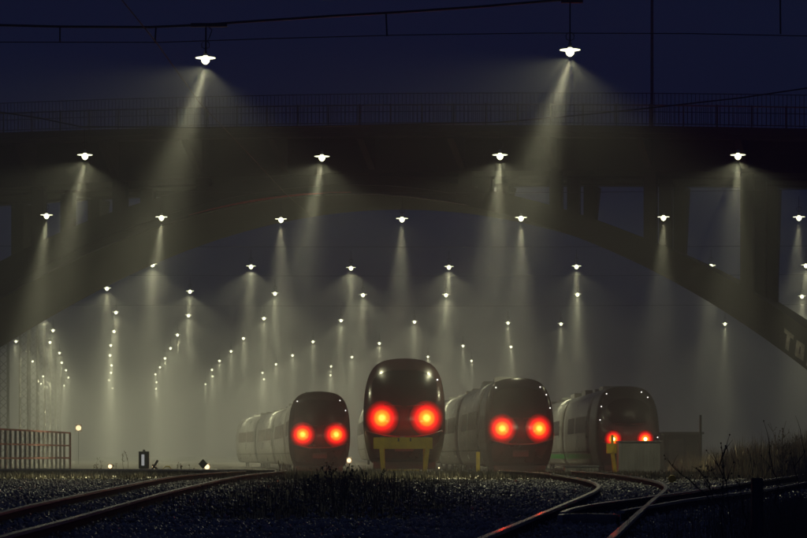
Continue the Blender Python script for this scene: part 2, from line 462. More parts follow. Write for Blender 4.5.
far_spill = plight.data.copy(); far_spill.energy = plight.data.energy*7.2; far_spill.spot_size = R(136)
dim_spill = far_spill.copy(); dim_spill.energy = far_spill.energy*.42        # weaker lamps on the right side of the yard
bl_ = next(c for c in proto.children if c.name.startswith('beam'))
dim_beam = bl_.data.copy(); dim_beam.energy = bl_.data.energy*.62
near_beam = bl_.data.copy(); near_beam.energy = bl_.data.energy*.80
near_dim_beam = bl_.data.copy(); near_dim_beam.energy = bl_.data.energy*.50

def place_lamp(px, py, label, group, tilt):
    global first
    D = LH*F/(HY-py)
    if first: o = proto; first = False
    else: o = copy_tree(proto)
    o.location = P(px, py, D)
    if tilt:
        for ch in o.children:
            if ch.type == 'LIGHT': ch.rotation_euler = (0, -tilt[0], 0)
    for ch in o.children:
        if ch.type != 'LIGHT': continue
        if ch.name.startswith('spill') and D > 130: ch.data = far_spill if px < 455 else dim_spill
        elif ch.name.startswith('spill'): ch.data = near_spill if D < 75 else (weak_spill if D > 95 else ch.data)
        elif ch.name.startswith('beam') and D < 130: ch.data = near_dim_beam if px > 590 else near_beam
        elif ch.name.startswith('beam') and px > 590: ch.data = dim_beam
    tag(o, label, 'lamp', group)
    return o
for name, pts, tl in rows:
    for i, (x, y) in enumerate(pts):
        pos = ORD[i] if i == 0 else (ORD[i] + ' from left')
        if i == len(pts)-1: pos = 'rightmost'
        t = tl[i] if tl else (rnd.uniform(-.05,.02), 0)
        place_lamp(x, y, f'lit saucer lamp hanging {pos} in the {name}', 'yard lamps hanging in rows', t)
for name, pts in lines:
    for i, (x, y) in enumerate(pts):
        place_lamp(x, y, f'far lit lamp, {NTH[i]} from top of the {name}', 'far yard lamps in receding lines', (rnd.uniform(-.05,.04), 0))
place_lamp(725, 323.5, 'small far lit lamp hanging alone under the right end of the arch', 'far yard lamps in receding lines', (0,0))

# ------------------------------------------------------------------ span wires
def catenary(a, b, sag, n=40):
    return [Vector(a).lerp(Vector(b), t) - Vector((0,0,4*sag*t*(1-t))) for t in np.linspace(0,1,n)]
def wire(name, pts, r, label, cat='wire', group='span wires carrying the yard lamps', m='wire'):
    o = MB().tube(pts, r, n=6).build(name, M[m]); tag(o, label, cat, group); return o
# nearest span: thick upper cable, thin lower cable, droppers
D1 = LH*F/(HY-55)
upx = [(-700,-10),(-300,14),(-60,23.5),(0,25),(60,26.5),(150,27),(207,24.5),(240,22),(330,16),(400,12),(480,6.5),(570,-1),(660,-9),(740,-17),(860,-32),(1200,-80),(1600,-150)]
sp = empty('span_wire', P(403,12,D1)); off = P(403,12,D1)
tag(sp, 'thick nearest overhead cable with a thin second cable slung below it', 'wire')
MB().tube([P(x,y,D1)-off for x,y in upx], .036, n=6).build('upper_cable', M['wire'], sp)
lox = [(-700,20),(-300,36),(-60,42.5),(0,42),(160,42.3),(270,38.5),(400,35),(540,33),(690,33.5),(860,37),(1200,20),(1600,-10)]
MB().tube([P(x,y,D1)-off for x,y in lox], .014, n=5).build('lower_cable', M['wire'], sp)
for (x0,y0,x1,y1) in ((60,26.5,60,41.5),(156,27,155,43),(386,13,387,36),(780,-20,780.5,34)):
    MB().tube([P(x0,y0,D1)-off, P(x1,y1,D1)-off], .024, n=5).build('dropper', M['wire'], sp)
MB().box(-.5,.5,-.05,.05,-.05,.05).build('cable_clamp', M['wire'], sp).location = P(209,25,D1)-off
MB().box(-.3,.3,-.05,.05,-.05,.05).build('cable_clamp', M['wire'], sp).location = P(572,1,D1)-off
# rods of the two nearest lamps reach up to the cable
for (x, yl, yu) in ((206,54,26),(570,45,0)):
    MB().tube([P(x,yl,D1)-off, P(x,yu,D1)-off], .02, n=5).build('lamp_rod', M['wire'], sp)
MB().tube([P(208,26,D1)-off, P(212,30,D1)-off, P(210,36,D1)-off, P(207,42,D1)-off], .014, n=5).build('cable_tail', M['wire'], sp)
# second span
D2 = LH*F/(HY-155)
wire('span_wire', [P(x,y,D2) for x,y in [(-60,106),(0,112),(40,118),(80,126.5),(200,127.5),(322,126),(420,124),(495,122.5),(560,117),(640,109),(743,97.5),(807,88),(870,78)]], .028,
     'cable sagging across the front of the bridge railing, second span from the camera')
for x, yl, yu in ((85,150,127),(322,151,126.5),(500,150,122.5),(738,150,98)):
    pass
spans = [('third span, crossing below the bridge deck', LH*F/(HY-217.5), 186, 10),
         ('fourth span, under the arch crown', LH*F/(HY-266), 247, 3),
         ('fifth span, faint beyond the arch', LH*F/(HY-294), 275, 4),
         ('sixth span, very faint in the fog beyond the arch', LH*F/(HY-320), 305, 4)]
for nm, D, y, sg in spans:
    a = P(-260, y-3, D); b = P(1070, y-3, D)
    wire('span_wire', catenary(a, b, sg*D/F, 30), .018, 'thin dark cable, ' + nm)
# running wire seen obliquely
wire('contact_wire', [P(118,-5,64), P(156,42,68), P(200,103,79), P(245,150,91.5), P(285,193,106), P(310,215,116)], .017,
     'single thin reddish wire running diagonally away from the upper left', group=None, m='copper')

# ------------------------------------------------------------------ lattice masts at the left
def make_mast(h):
    r = empty('lattice_mast'); w = .42
    legs = [(-w,-w),(w,-w),(w,w),(-w,w)]
    for (x,y) in legs:
        MB().box(x-.05, x+.05, y-.05, y+.05, 0, h).build('leg', M['steel'], r)
    b = MB(); z = .3; i = 0
    while z < h-.9:
        for k in range(4):
            a, c = legs[k], legs[(k+1)%4]
            if (i+k) % 2: a, c = c, a
            b.beam((a[0]*.98,a[1]*.98,z), (c[0]*.98,c[1]*.98,z+.8), .05, .05)
        z += .8; i += 1
    b.build('lattice_bracing', M['steel'], r)
    cp = MB().box(-.6,.6,-.6,.6,h,h+.12).build('cap', M['steel'], r)
    return r
mp0 = make_mast(17.0); n = 0
for (x, D, lb) in ((3.5,232,'lattice mast at the far left edge, cut by the frame'),(24,262,'lattice mast beside the red railed barrier, second from the left'),  # the red of the barrier rails is light put into their colour
               (33.5,286,'lattice mast third from the left'),(41.5,318,'faint lattice mast fourth from the left'),(47.5,345,'faint lattice mast fifth from the left'),
               (53,378,'very faint lattice mast sixth from the left'),(58,410,'barely visible lattice mast, rightmost of its row')):
    o = mp0 if n == 0 else copy_tree(mp0); n += 1
    o.location = ((x-CX)*D/F, D, 0); tag(o, lb, 'mast', 'lattice masts receding along the left')

# ------------------------------------------------------------------ trains
PROF = [(0,.34),(.7,.34),(1.16,.38),(1.30,.62),(1.41,1.05),(1.47,1.6),(1.475,2.15),(1.44,2.75),(1.36,3.22),(1.23,3.58),(1.02,3.84),(.74,3.99),(.38,4.06),(0,4.08)]
def ring_pts():
    r = [(x,z) for x,z in PROF]
    l = [(-x,z) for x,z in PROF[-2:0:-1]]
    full = r + l
    # refine with Catmull-Rom
    out = []; n = len(full)
    for i in range(n):
        p0,p1,p2,p3 = full[i-1], full[i], full[(i+1)%n], full[(i+2)%n]
        for t in (0,.34,.67):
            q = []
            for k in range(2):
                q.append(.5*((2*p1[k])+(-p0[k]+p2[k])*t+(2*p0[k]-5*p1[k]+4*p2[k]-p3[k])*t*t+(-p0[k]+3*p1[k]-3*p2[k]+p3[k])*t**3))
            out.append(tuple(q))
    return out
RING = ring_pts(); CZN = 1.9
_ang = np.array([math.atan2(z-CZN, x) for x,z in RING]); _rad = np.array([math.hypot(x, z-CZN) for x,z in RING])
_o = np.argsort(_ang); _ang = _ang[_o]; _rad = _rad[_o]
def ring_r(a): return float(np.interp(a, np.concatenate([_ang-2*math.pi,_ang,_ang+2*math.pi]), np.concatenate([_rad]*3)))
def front_y(x, z, slope=1.25, rd=.75):
    r = min(1, math.hypot(x, z-CZN)/ring_r(math.atan2(z-CZN, x)))
    return slope*max(0,(z-1.75)/2.3)**1.5 + .25*max(0,(1.5-z)) + rd*(1-math.sqrt(max(0,1-(r*.985)**2)))
def zmatch(z, H): return z*H
def side_x(z):
    zs = [p[1] for p in PROF]; xs = [p[0] for p in PROF]
    return float(np.interp(z, zs[2:], xs[2:]))
def train(name, label, nose, path, ncars, H=1.0, style='mask', green=False, ryaw=0.0):
    """nose: tip on the rails; path(d) -> lateral x offset at d metres behind the tip"""
    root = empty('passenger_train', nose); tag(root, label, 'train', 'parked passenger trains with red tail lamps')
    def W(x, d, z):
        s = (path(d+.5)-path(d-.5))
        c = math.sqrt(1+s*s)
        return (path(d) + x/c, d - x*s/c, z*H)
    # nose shell
    mb = MB(); n = len(RING); NR = 14
    c = len(mb.v); mb.v.append(W(0, front_y(0,CZN), CZN))
    rows_ = []
    for j in range(1, NR+1):
        r = math.sin(j/NR*math.pi/2)
        rows_.append([(x*r, front_y(x*r, CZN+(z-CZN)*r), CZN+(z-CZN)*r) for x,z in RING])
    edge = rows_[-1]
    for t in (.25,.5,.75,1.0):
        rows_.append([(x, y+(5.0-y)*t, z) for (x,y,z) in edge])
    for rw in rows_:
        for p in rw: mb.v.append(W(*p))
    for k in range(n): mb.f.append((c, c+1+k, c+1+(k+1)%n))
    for j in range(len(rows_)-1):
        for k in range(n):
            a = c+1+j*n
            mb.f.append((a+k, a+n+k, a+n+(k+1)%n, a+(k+1)%n))
    mb.build('nose', M['nose'] if style == 'mask' else M['nose_grey'], root, smooth=True)
    # windscreen patch following the nose
    def patch(nm, cx, cz, a, b, ex, off, m, taper=.16, nb=9):
        q = MB(); q.v.append(W(cx, front_y(cx,cz)-off, cz)); NA, NB = 44, nb
        for j in range(1, NB+1):
            for k in range(NA):
                t = 2*math.pi*k/NA; ct, st = math.cos(t), math.sin(t)
                x = cx + a*math.copysign(abs(ct)**(2/ex), ct)*j/NB; z = cz + b*math.copysign(abs(st)**(2/ex), st)*j/NB
                if st > 0: x = cx + (x-cx)*(1-taper*abs(st)**2)
                q.v.append(W(x, front_y(x,z)-off, z))
        for k in range(NA): q.f.append((0, 1+k, 1+(k+1)%NA))
        for j in range(NB-1):
            for k in range(NA): q.f.append((1+j*NA+k, 1+(j+1)*NA+k, 1+(j+1)*NA+(k+1)%NA, 1+j*NA+(k+1)%NA))
        return q.build(nm, m, root, smooth=True)
    if style == 'mask':
        patch('windscreen', 0, 2.95, 1.17, .70, 3.2, .014, M['glass'])
        tz, tx, tr_ = 1.94, .80, .22
    else:
        patch('windscreen', 0, 2.85, 1.02, .66, 2.6, .014, M['glass'])
        tz, tx, tr_ = 1.62, .76, .085
    for sx in (-1, 1):
        q = MB(); q.tube([W(sx*.10+sx*t*.62, front_y(sx*.10+sx*t*.62, 2.36+t*.05 if style == 'mask' else 2.30+t*.05)-.04, 2.36+t*.05 if style == 'mask' else 2.30+t*.05) for t in np.linspace(0,1,8)], .016, n=5)
        q.build('wiper', M['rubber'], root)
    # bumper smile line
    q = MB(); pts = []
    for x in np.linspace(-1.36,1.36,25):
        z = 1.28 + .22*(abs(x)/1.36)**2.5
        pts.append(W(x, front_y(x,z)-.03, z))
    q.tube(pts, .035, n=6); q.build('bumper_strip', M['rubber'], root, smooth=True)
    # coupler flap with two small studs
    q = MB(); q.box(-.34,.34,-.02,.06,.78*H,1.12*H); o = q.build('coupler_cover', M['rubber'], root, bevel=.01); o.location = (path(0), front_y(0,.95)-.04, 0)
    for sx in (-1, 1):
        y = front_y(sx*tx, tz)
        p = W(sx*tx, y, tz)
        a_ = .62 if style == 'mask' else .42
        l = patch('tail_lamp', sx*tx, tz, a_, a_, 2.0, .022, M['tail_lens'], taper=0, nb=14)  # glowing disc wider than the lamp paints its glare on the nose
        at_ = l.data.attributes.new('lens_radius', 'FLOAT', 'POINT')  # radius within the painted glare disc
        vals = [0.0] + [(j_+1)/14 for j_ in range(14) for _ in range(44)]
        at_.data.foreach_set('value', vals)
        lc = MB(); lc.lathe([(.10,.0),(.095,.035),(.06,.055),(0,.062)], 16)
        c_ = lc.build('lamp_core', M['tail_on'] if style == 'mask' else M['tail_on2'], l, smooth=True)
        c_.location = Vector(p)+Vector((0,-.02,0)); c_.rotation_euler = (R(90),0,0)
        if style != 'mask': c_.scale = (.8,.8,1)
        ld = bpy.data.lights.new('tail_light', 'POINT'); ld.energy = TAIL_W if style == 'mask' else TAIL_W*.3
        ld.color = (1.0,.012,.004); ld.shadow_soft_size = .05
        lo = bpy.data.objects.new('tail_light', ld); col.objects.link(lo); lo.parent = root
        lo.location = Vector(p) + Vector((0,-.46,0))
        # glowing white dots painted as specular glints at the brow and shoulders
    sp_ = {'c': [(1.2,3.3)], 'l': [(-1.05,3.58),(1.0,3.62),(1.26,3.12)], 'r': [(-.98,3.66),(.95,3.68),(1.2,3.36),(1.33,2.8)], 'f': [(-.95,3.72),(-1.24,3.12),(-1.33,2.5),(.72,3.80),(1.0,3.55),(1.38,1.7)]}[name]
    for (x,z) in sp_:
        s_ = MB(); s_.lathe([(.0,.03),(.022,.02),(.032,0),(.022,-.02),(0,-.03)], 8); o = s_.build('marker_lamp', M['spark'], root); o.location = W(x, front_y(x,z)-.01, z)  # added dots for the painted glints, no lamps there
    # skirt and underframe below the nose
    q = MB()
    for d in np.linspace(.7, 4.8, 6):
        q.v += [W(-1.12,d,.16), W(1.12,d,.16), W(1.12,d,.42), W(-1.12,d,.42)]
    for i in range(5):
        for k in range(4): q.f.append((4*i+k,4*i+(k+1)%4,4*i+4+(k+1)%4,4*i+4+k))
    q.f += [(0,1,2,3),(20,21,22,23)]
    q.build('snowplough', M['under'], root)
    # cars
    d0 = 5.0
    for ci in range(ncars):
        L = 21.5 if ci else 17.0
        d1 = d0+L
        q = MB(); ds = np.linspace(d0+(.004 if ci == 0 else .3), d1-.3, 8)
        for d in ds:
            for (x,z) in RING: q.v.append(W(x,d,z))
        for i in range(len(ds)-1):
            for k in range(n): q.f.append((i*n+k, i*n+(k+1)%n, (i+1)*n+(k+1)%n, (i+1)*n+k))
        q.f.append(tuple(range(n))); q.f.append(tuple((len(ds)-1)*n+k for k in range(n)))
        q.build('car_body', M['silver'], root, smooth=False).data.polygons.foreach_set('use_smooth', [True]*((len(ds)-1)*n)+[False]*2)
        # roof sheet a little proud of the body
        q = MB(); rp = [p for p in RING if p[1] > 3.66 ]; rp.sort(key=lambda p: p[0]); m_ = len(rp)
        for d in ds[0:]:
            for (x,z) in rp: q.v.append(W(x*1.008,d,z+.012))
        for i in range(len(ds)-1):
            for k in range(m_-1): q.f.append((i*m_+k, i*m_+k+1, (i+1)*m_+k+1, (i+1)*m_+k))
        q.build('roof_panel', M['roofp'], root, smooth=True)
        # side window bands and doors
        wins = [(d0+2.4, d0+8.4), (d0+9.4, d1-3.4)] if ci == 0 else [(d0+3.0, d0+10.2), (d0+11.0, d1-3.2)]
        for sx in (-1, 1):
            for (wa, wb) in wins:
                q = MB(); dd = np.linspace(wa, wb, 4); zz = np.linspace(1.98, 2.78, 4)
                for d in dd:
                    for z in zz: q.v.append(W(sx*(side_x(z)+.014), d, z))
                for i in range(3):
                    for k in range(3): q.f.append((i*4+k, i*4+k+1, (i+1)*4+k+1, (i+1)*4+k))
                q.build('side_window', M['glass'], root, smooth=True)
            q = MB(); dd = (d1-2.6, d1-1.5); zz = np.linspace(.75, 2.9, 7)
            for d in dd:
                for z in zz: q.v.append(W(sx*(side_x(z)+.016), d, z))
            for k in range(6): q.f.append((k,k+1,8+k,7+k))
            q.build('side_door', M['roofp'], root, smooth=True)
            if green:
                q = MB(); zz = (.70,.82,.95)
                for d in ds:
                    for z in zz: q.v.append(W(sx*(side_x(z)+.012), d, z))
                for i in range(len(ds)-1):
                    for k in range(2): q.f.append((i*3+k,i*3+k+1,(i+1)*3+k+1,(i+1)*3+k))
                q.build('green_stripe', M['greenp'], root, smooth=True)
        q = MB()
        for sx in (-1, 1):
            for dd_ in np.arange(d0+1.6, d1-1.0, 3.1):
                zz = np.linspace(.6, 3.5, 9); b_ = len(q.v)
                for d in (dd_, dd_+.05):
                    for z in zz: q.v.append(W(sx*(side_x(z)+.008), d, z))
                for k in range(8): q.f.append((b_+k, b_+k+1, b_+10+k, b_+9+k))
            b_ = len(q.v); m2 = len(ds)
            for z in (1.02, 1.07):
                for d in ds: q.v.append(W(sx*(side_x(z)+.009), d, z))
            for k in range(m2-1): q.f.append((b_+k, b_+k+1, b_+m2+k+1, b_+m2+k))
        tag(q.build('panel_seams', M['rubber'], root, smooth=True))
        # bogies and underfloor boxes
        for bd in (d0+3.2, d1-3.2):
            q = MB(); cx_ = path(bd)
            for w_ in (-1.0, 1.0):
                for sx in (-1, 1):
                    q.tube([(cx_+sx*.70, bd+w_, .46*H+.0), (cx_+sx*.83, bd+w_, .46*H)], .44, n=18)
            q.box(cx_-1.02, cx_-.9, bd-1.7, bd+1.7, .35, .68); q.box(cx_+.9, cx_+1.02, bd-1.7, bd+1.7, .35, .68)
            q.build('bogie', M['under'], root)
        # roof equipment
        for k in range(3):
            rd = d0 + 3 + k*L/3.3; q = MB(); hw = rnd.uniform(.45,.75)
            q.box(-hw, hw, 0, rnd.uniform(1.6,3.4), -.02, rnd.uniform(.14,.26)); o = q.build('roof_unit', M['roofp'], root, bevel=.03)
            o.location = W(0, rd, 4.07)
        # bellows to the next car
        if ci < ncars-1:
            q = MB(); dd = np.linspace(d1-.32, d1+.32, 5)
            for j, d in enumerate(dd):
                s_ = .93 if j % 2 else .965
                for (x,z) in RING: q.v.append(W(x*s_, d, CZN+(z-CZN)*s_))
            for i in range(4):
                for k in range(n): q.f.append((i*n+k, i*n+(k+1)%n, (i+1)*n+(k+1)%n, (i+1)*n+k))
            q.build('bellows', M['rubber'], root)
        d0 = d1
    return root
def nose_at(px, D): return Vector(((px-CX)*D/F, D, zg(0, D)+.02))
train('c', 'middle train, nearest of the four, behind the yellow buffer stop', nose_at(404.3, 89.5), lambda d: -.00028*max(0,d-6)**2, 4, 1.03)
train('l', 'leftmost train, hazy, its cars curving away to the left', nose_at(319.5, 119), lambda d: -.045*d - .00062*max(0,d-2)**2, 4, .98)
train('r', 'third train from the left, dark nose with red lamps in painted glare', nose_at(521, 107.5), lambda d: -.035*max(0,d), 4, 1.045)
train('f', 'rightmost train, oval windscreen, small red lamps, green stripe along its side', nose_at(629.5, 118), lambda d: -.012*max(0,d), 3, 1.035, style='oval', green=True)

# ------------------------------------------------------------------ railway tracks
def catmull(pts, n=8):
    out = []
    for i in range(len(pts)-1):
        p0 = pts[max(i-1,0)]; p1 = pts[i]; p2 = pts[i+1]; p3 = pts[min(i+2, len(pts)-1)]
        for k in range(n):
            t = k/n
            out.append(.5*((2*p1)+(p2-p0)*t+(2*p0-5*p1+4*p2-p3)*t*t+(3*p1-p0-3*p2+p3)*t**3))
    out.append(pts[-1]); return out
HEAD = [(-.036,-.04),(.036,-.04),(.036,-.006),(.028,0),(-.028,0),(-.036,-.006)]
WEB = [(-.07,-.17),(.07,-.17),(.07,-.155),(.012,-.13),(.012,-.041),(-.012,-.041),(-.012,-.13),(-.07,-.155)]
SLP = MB().box(-1.2,1.2,-.12,.12,-.16,0)
def rail(root, pts):
    w_ = MB().sweep(pts, WEB).build('rail', M['rail_web'], root)
    MB().sweep(pts, HEAD).build('rail_head', M['rail_top'], w_)
sleeper_mesh = None
def sleepers(root, left, right, step=.62, cap=95):
    global sleeper_mesh
    acc = 0; last = None; cnt = 0
    N = 260
    def at(poly, t):
        i = t*(len(poly)-1); k = min(int(i), len(poly)-2); return poly[k].lerp(poly[k+1], i-k)
    for j in range(N):
        t = j/(N-1); a = at(left, t)
        # nearest point on the other rail
        b = min(right, key=lambda q: (q-a).length)
        c = (a+b)/2
        if last is not None and (c-last).length < step: continue
        last = c; d = (b-a); d.z = 0
        if d.length < .5 or d.length > 3 or cnt >= cap: continue
        cnt += 1
        if sleeper_mesh is None:
            o = SLP.build('sleeper', M['sleeper'], root, bevel=.015); sleeper_mesh = o.data
        else:
            o = bpy.data.objects.new('sleeper', sleeper_mesh); col.objects.link(o); o.parent = root
        o.location = c - Vector((0,0,.168)); o.rotation_euler = (0, 0, math.atan2(d.y, d.x)+rnd.uniform(-.01,.01)); o.scale = (min(1,max(.6,d.length/1.43)),1,1)
def track(label, L, Rr, sleep=True):
    root = empty('railway_track', (0,0,0)); tag(root, label, 'track', 'rail tracks on the ballast')
    polys = []
    for pp in (L, Rr):
        pts = [ground_hit(x,y,.17) if not isinstance((x,y), Vector) else x for x,y in pp]
        polys.append(catmull(pts, 8)); rail(root, polys[-1])
    if sleep: sleepers(root, polys[0], polys[1])
    return root, polys
tA, pA = track('left track running from bottom left up to the crest beside the switch lantern',
   [(-60,528.5),(0,512),(40,502.5),(80,494),(125,485),(165,477.5),(200,473.5),(245,470.8)],
   [(-40,549),(0,536),(70,518),(130,501.5),(180,488.5),(235,476.5),(262,473),(285,471)])
tB, pB = track('curving track in the right foreground whose wet rails reflect red light',
   [(455,550),(480,538),(520,522),(560,505.5),(585,495),(596,489.5),(598.5,485.5),(592,481.5),(575,477.5),(545,473.2),(515,470.8),(500,470.2)],
   [(592,553),(610,538),(632,518),(650,502),(662,492),(666,487),(661,482.5),(645,478.5),(620,474.8),(595,472.2),(572,470.6)])
tC, pC = track('track branching off to the right edge past the dark wooden post',
   [(562,512),(575,507.5),(600,503),(632,499),(660,495),(690,491),(720,486),(753,481.3),(807,474),(850,468.5)],
   [(622,510.5),(640,507),(660,503.8),(691,498.5),(725,494.3),(762,489.5),(807,482),(860,474)])
rt = tC
MB().sweep([ground_hit(x,y,.16) for x,y in ((560,515),(563,514),(590,513.5),(618,514.5))], [(-.03,-.12),(.03,-.12),(.03,0),(-.03,0)]).build('check_rail', M['rail_top'], rt)
def zline(pts): return catmull([Vector((x, y, zg(x,y)+.17)) for x,y in pts], 8)
tr_ = empty('railway_track'); tag(tr_, 'track crossing behind the left gravel, seen nearly side on below the barrier', 'track', 'rail tracks on the ballast')
r1 = zline([(-24,87),(-16,85),(-10,83),(-6,81),(-4,77)]); r2 = zline([(-24,85.5),(-16,83.4),(-10.5,81.4),(-7,79),(-5.4,76)])
rail(tr_, r1); rail(tr_, r2); sleepers(tr_, r1, r2)

# ------------------------------------------------------------------ ballast stones (beyond counting)
def ballast():
    rg = np.random.default_rng(3); N = 150000
    D = 21 + (88-21)*rg.random(N)**1.25
    half = D*(430/F)+.4
    X = (rg.random(N)*2-1)*half
    # thinner under the grassy hump in the middle
    z = np.array([zg(x, y) for x, y in zip(X, D)])
    grassy = np.exp(-((X+1.3+.0*D)/2.0)**2)*((D>33)&(D<84))
    nz = np.array([noise.noise(Vector((x*.6, y*.22, 9))) for x, y in zip(X, D)])
    keep = rg.random(N) > np.clip(grassy*1.3 + np.where(nz>.18,.35,0) , 0, .93)
    keep &= ~((D > 60) & (np.abs(X) < 22) & (rg.random(N) < .93*np.clip((D-58)/10,0,1)))
    keep &= ~((X > 6.0+.055*D) & (rg.random(N) < .9))
    X, D, z = X[keep], D[keep], z[keep]; N = len(X)
    s = .014 + .030*rg.random(N)**1.8
    base = np.array([(1,0,0),(-1,0,0),(0,1,0),(0,-1,0),(0,0,1),(0,0,-1)], float)
    tri = np.array([(0,2,4),(2,1,4),(1,3,4),(3,0,4),(2,0,5),(1,2,5),(3,1,5),(0,3,5)])
    V = base[None]*(1+.45*(rg.random((N,6,1))-.5)) + .35*(rg.random((N,6,3))-.5)
    V *= (s[:,None]*np.array([1.25,1.1,.8]))[:,None,:] if False else s[:,None,None]
    V *= (1+.5*(rg.random((N,1,3))-.5))
    a = rg.random(N)*6.283; b = (rg.random(N)-.5)*1.6
    ca, sa, cb, sb = np.cos(a), np.sin(a), np.cos(b), np.sin(b)
    x, y, zz = V[...,0], V[...,1], V[...,2]
    x, zz = x*cb[:,None]-zz*sb[:,None], x*sb[:,None]+zz*cb[:,None]
    x, y = x*ca[:,None]-y*sa[:,None], x*sa[:,None]+y*ca[:,None]
    V = np.stack([x+X[:,None], y+D[:,None], zz+z[:,None]+(s*(.1+1.0*rg.random(N)))[:,None]-.01], -1).reshape(-1,3)
    T = (tri[None]+6*np.arange(N)[:,None,None]).reshape(-1,3)
    me = bpy.data.meshes.new('ballast'); me.vertices.add(len(V)); me.vertices.foreach_set('co', V.ravel())
    me.loops.add(T.size); me.loops.foreach_set('vertex_index', T.ravel().astype(np.int32))
    me.polygons.add(len(T)); me.polygons.foreach_set('loop_start', np.arange(0,T.size,3,dtype=np.int32)); me.polygons.foreach_set('loop_total', np.full(len(T),3,np.int32))
    me.update(); me.validate(); me.materials.append(M['stone'])
    o = bpy.data.objects.new('ballast', me); col.objects.link(o); tag(o, 'wet glinting ballast stones around the rails', kind='stuff')
ballast()

# ------------------------------------------------------------------ grass (beyond counting)
def blades(name, label, N, place, hmin, hmax, wd, m, seed):
    rg = random.Random(seed); mb = MB()
    for _ in range(N):
        x, y = place(rg)
        z = zg(x, y)-.03; h = rg.uniform(hmin, hmax)*(.6+.8*max(0,.5+noise.noise(Vector((x*1.3,y*.5,2))))); a = rg.uniform(0, 6.283); l = rg.uniform(.0,.45)*h
        dx, dy = math.cos(a)*wd, math.sin(a)*wd; lx, ly = rg.gauss(0,1)*l*.6, rg.gauss(0,1)*l*.6
        b = len(mb.v)
        mb.v += [(x-dx,y-dy,z),(x+dx,y+dy,z),(x+lx*.4+dx*.7,y+ly*.4+dy*.7,z+h*.6),(x+lx*.4-dx*.7,y+ly*.4-dy*.7,z+h*.6),(x+lx,y+ly,z+h)]
        mb.f += [(b,b+1,b+2,b+3),(b+3,b+2,b+4)]
    o = mb.build(name, m, fix=False); tag(o, label, kind='stuff'); return o
def pl_mid(rg):
    D = rg.uniform(34, 86); return rg.gauss(-1.2, 1.7), D
blades('grass', 'dark rough grass on the low hump in front of the middle train', 11000, pl_mid, .05, .30, .005, M['grass'], 5)
def pl_crest(rg):
    D = rg.uniform(64, 90); return rg.uniform(-16, 12), D
blades('grass', 'thin strip of dead grass along the crest below the trains', 30000, pl_crest, .05, .19, .009, M['grass'], 6)
def pl_right(rg):
    D = rg.uniform(26, 118); e = abs(rg.gauss(0, 4.0)); return 6.2+.055*D+e-.3, D
blades('grass', 'tall dead grass covering the bank at the right', 30000, pl_right, .12, .98, .009, M['straw'], 7)
def pl_rfore(rg):
    D = rg.uniform(22, 40); return (.155+.5*abs(rg.gauss(0,.04)) - rg.expovariate(60))*D, D
blades('grass', 'dark grass tangle in the lower right corner', 9000, pl_rfore, .08, .36, .004, M['straw'], 8)

# ------------------------------------------------------------------ single weeds and twigs
def weed(px, D, h, label, kind='stalk', seed=0, lean=0, spread=.5, n=5, thick=1.0, name='dry_weed', matn='straw'):
    rg = random.Random(seed*13+5); x = (px-CX)*D/F
    root = empty(name, (x, D, zg(x, D)-.04)); tag(root, label, 'weed', 'tall dead weeds standing against the fog')
    st = MB(); hd = MB()
    for i in range(n):
        hh = h*rg.uniform(.55, 1.0) if i else h
        bx, by = rg.gauss(0,spread*.35), rg.gauss(0,spread*.35)
        lx = lean*hh + rg.gauss(0,.14)*hh; cur = rg.gauss(0,.12)*hh
        pts = [Vector((bx+lx*t+cur*math.sin(t*3), by+rg.gauss(0,.004), hh*t)) for t in np.linspace(0,1,7)]
        st.tube(pts, [.011*thick*(1-.65*t) for t in np.linspace(0,1,7)], n=4)
        if kind == 'umbel' or kind == 'dock':
            for k in range(rg.randint(3,6) if kind == 'umbel' else rg.randint(6,11)):
                t = rg.uniform(.35,1); q = pts[min(6,int(t*6))]
                d = Vector((rg.uniform(-1,1), rg.uniform(-1,1), rg.uniform(.5,1.3))).normalized()*h*rg.uniform(.06,.17)
                st.tube([q, q+d*.5+Vector((0,0,-.01)), q+d], .006*thick, n=4)
                r_ = rg.uniform(.012,.028)*thick
                hd.lathe([(0,r_*1.2),(r_*.8,r_*.5),(r_,0),(r_*.7,-r_*.6),(0,-r_*.8)], 6, tuple(q+d))
        else:
            for k in range(9):
                t = .62+.38*k/9; i0 = min(5,int(t*6)); q = pts[i0].lerp(pts[i0+1], t*6-i0)
                r_ = rg.uniform(.012,.024)*thick
                hd.lathe([(0,r_*1.3),(r_*.8,r_*.6),(r_,0),(r_*.6,-r_*.8),(0,-r_)], 5, tuple(q+Vector((rg.gauss(0,.012),rg.gauss(0,.012),0))))
    b_ = len(st.v); st.v += hd.v; st.f += [tuple(b_+i for i in f) for f in hd.f]
    st.build('stalks', M[matn], root)
    return root
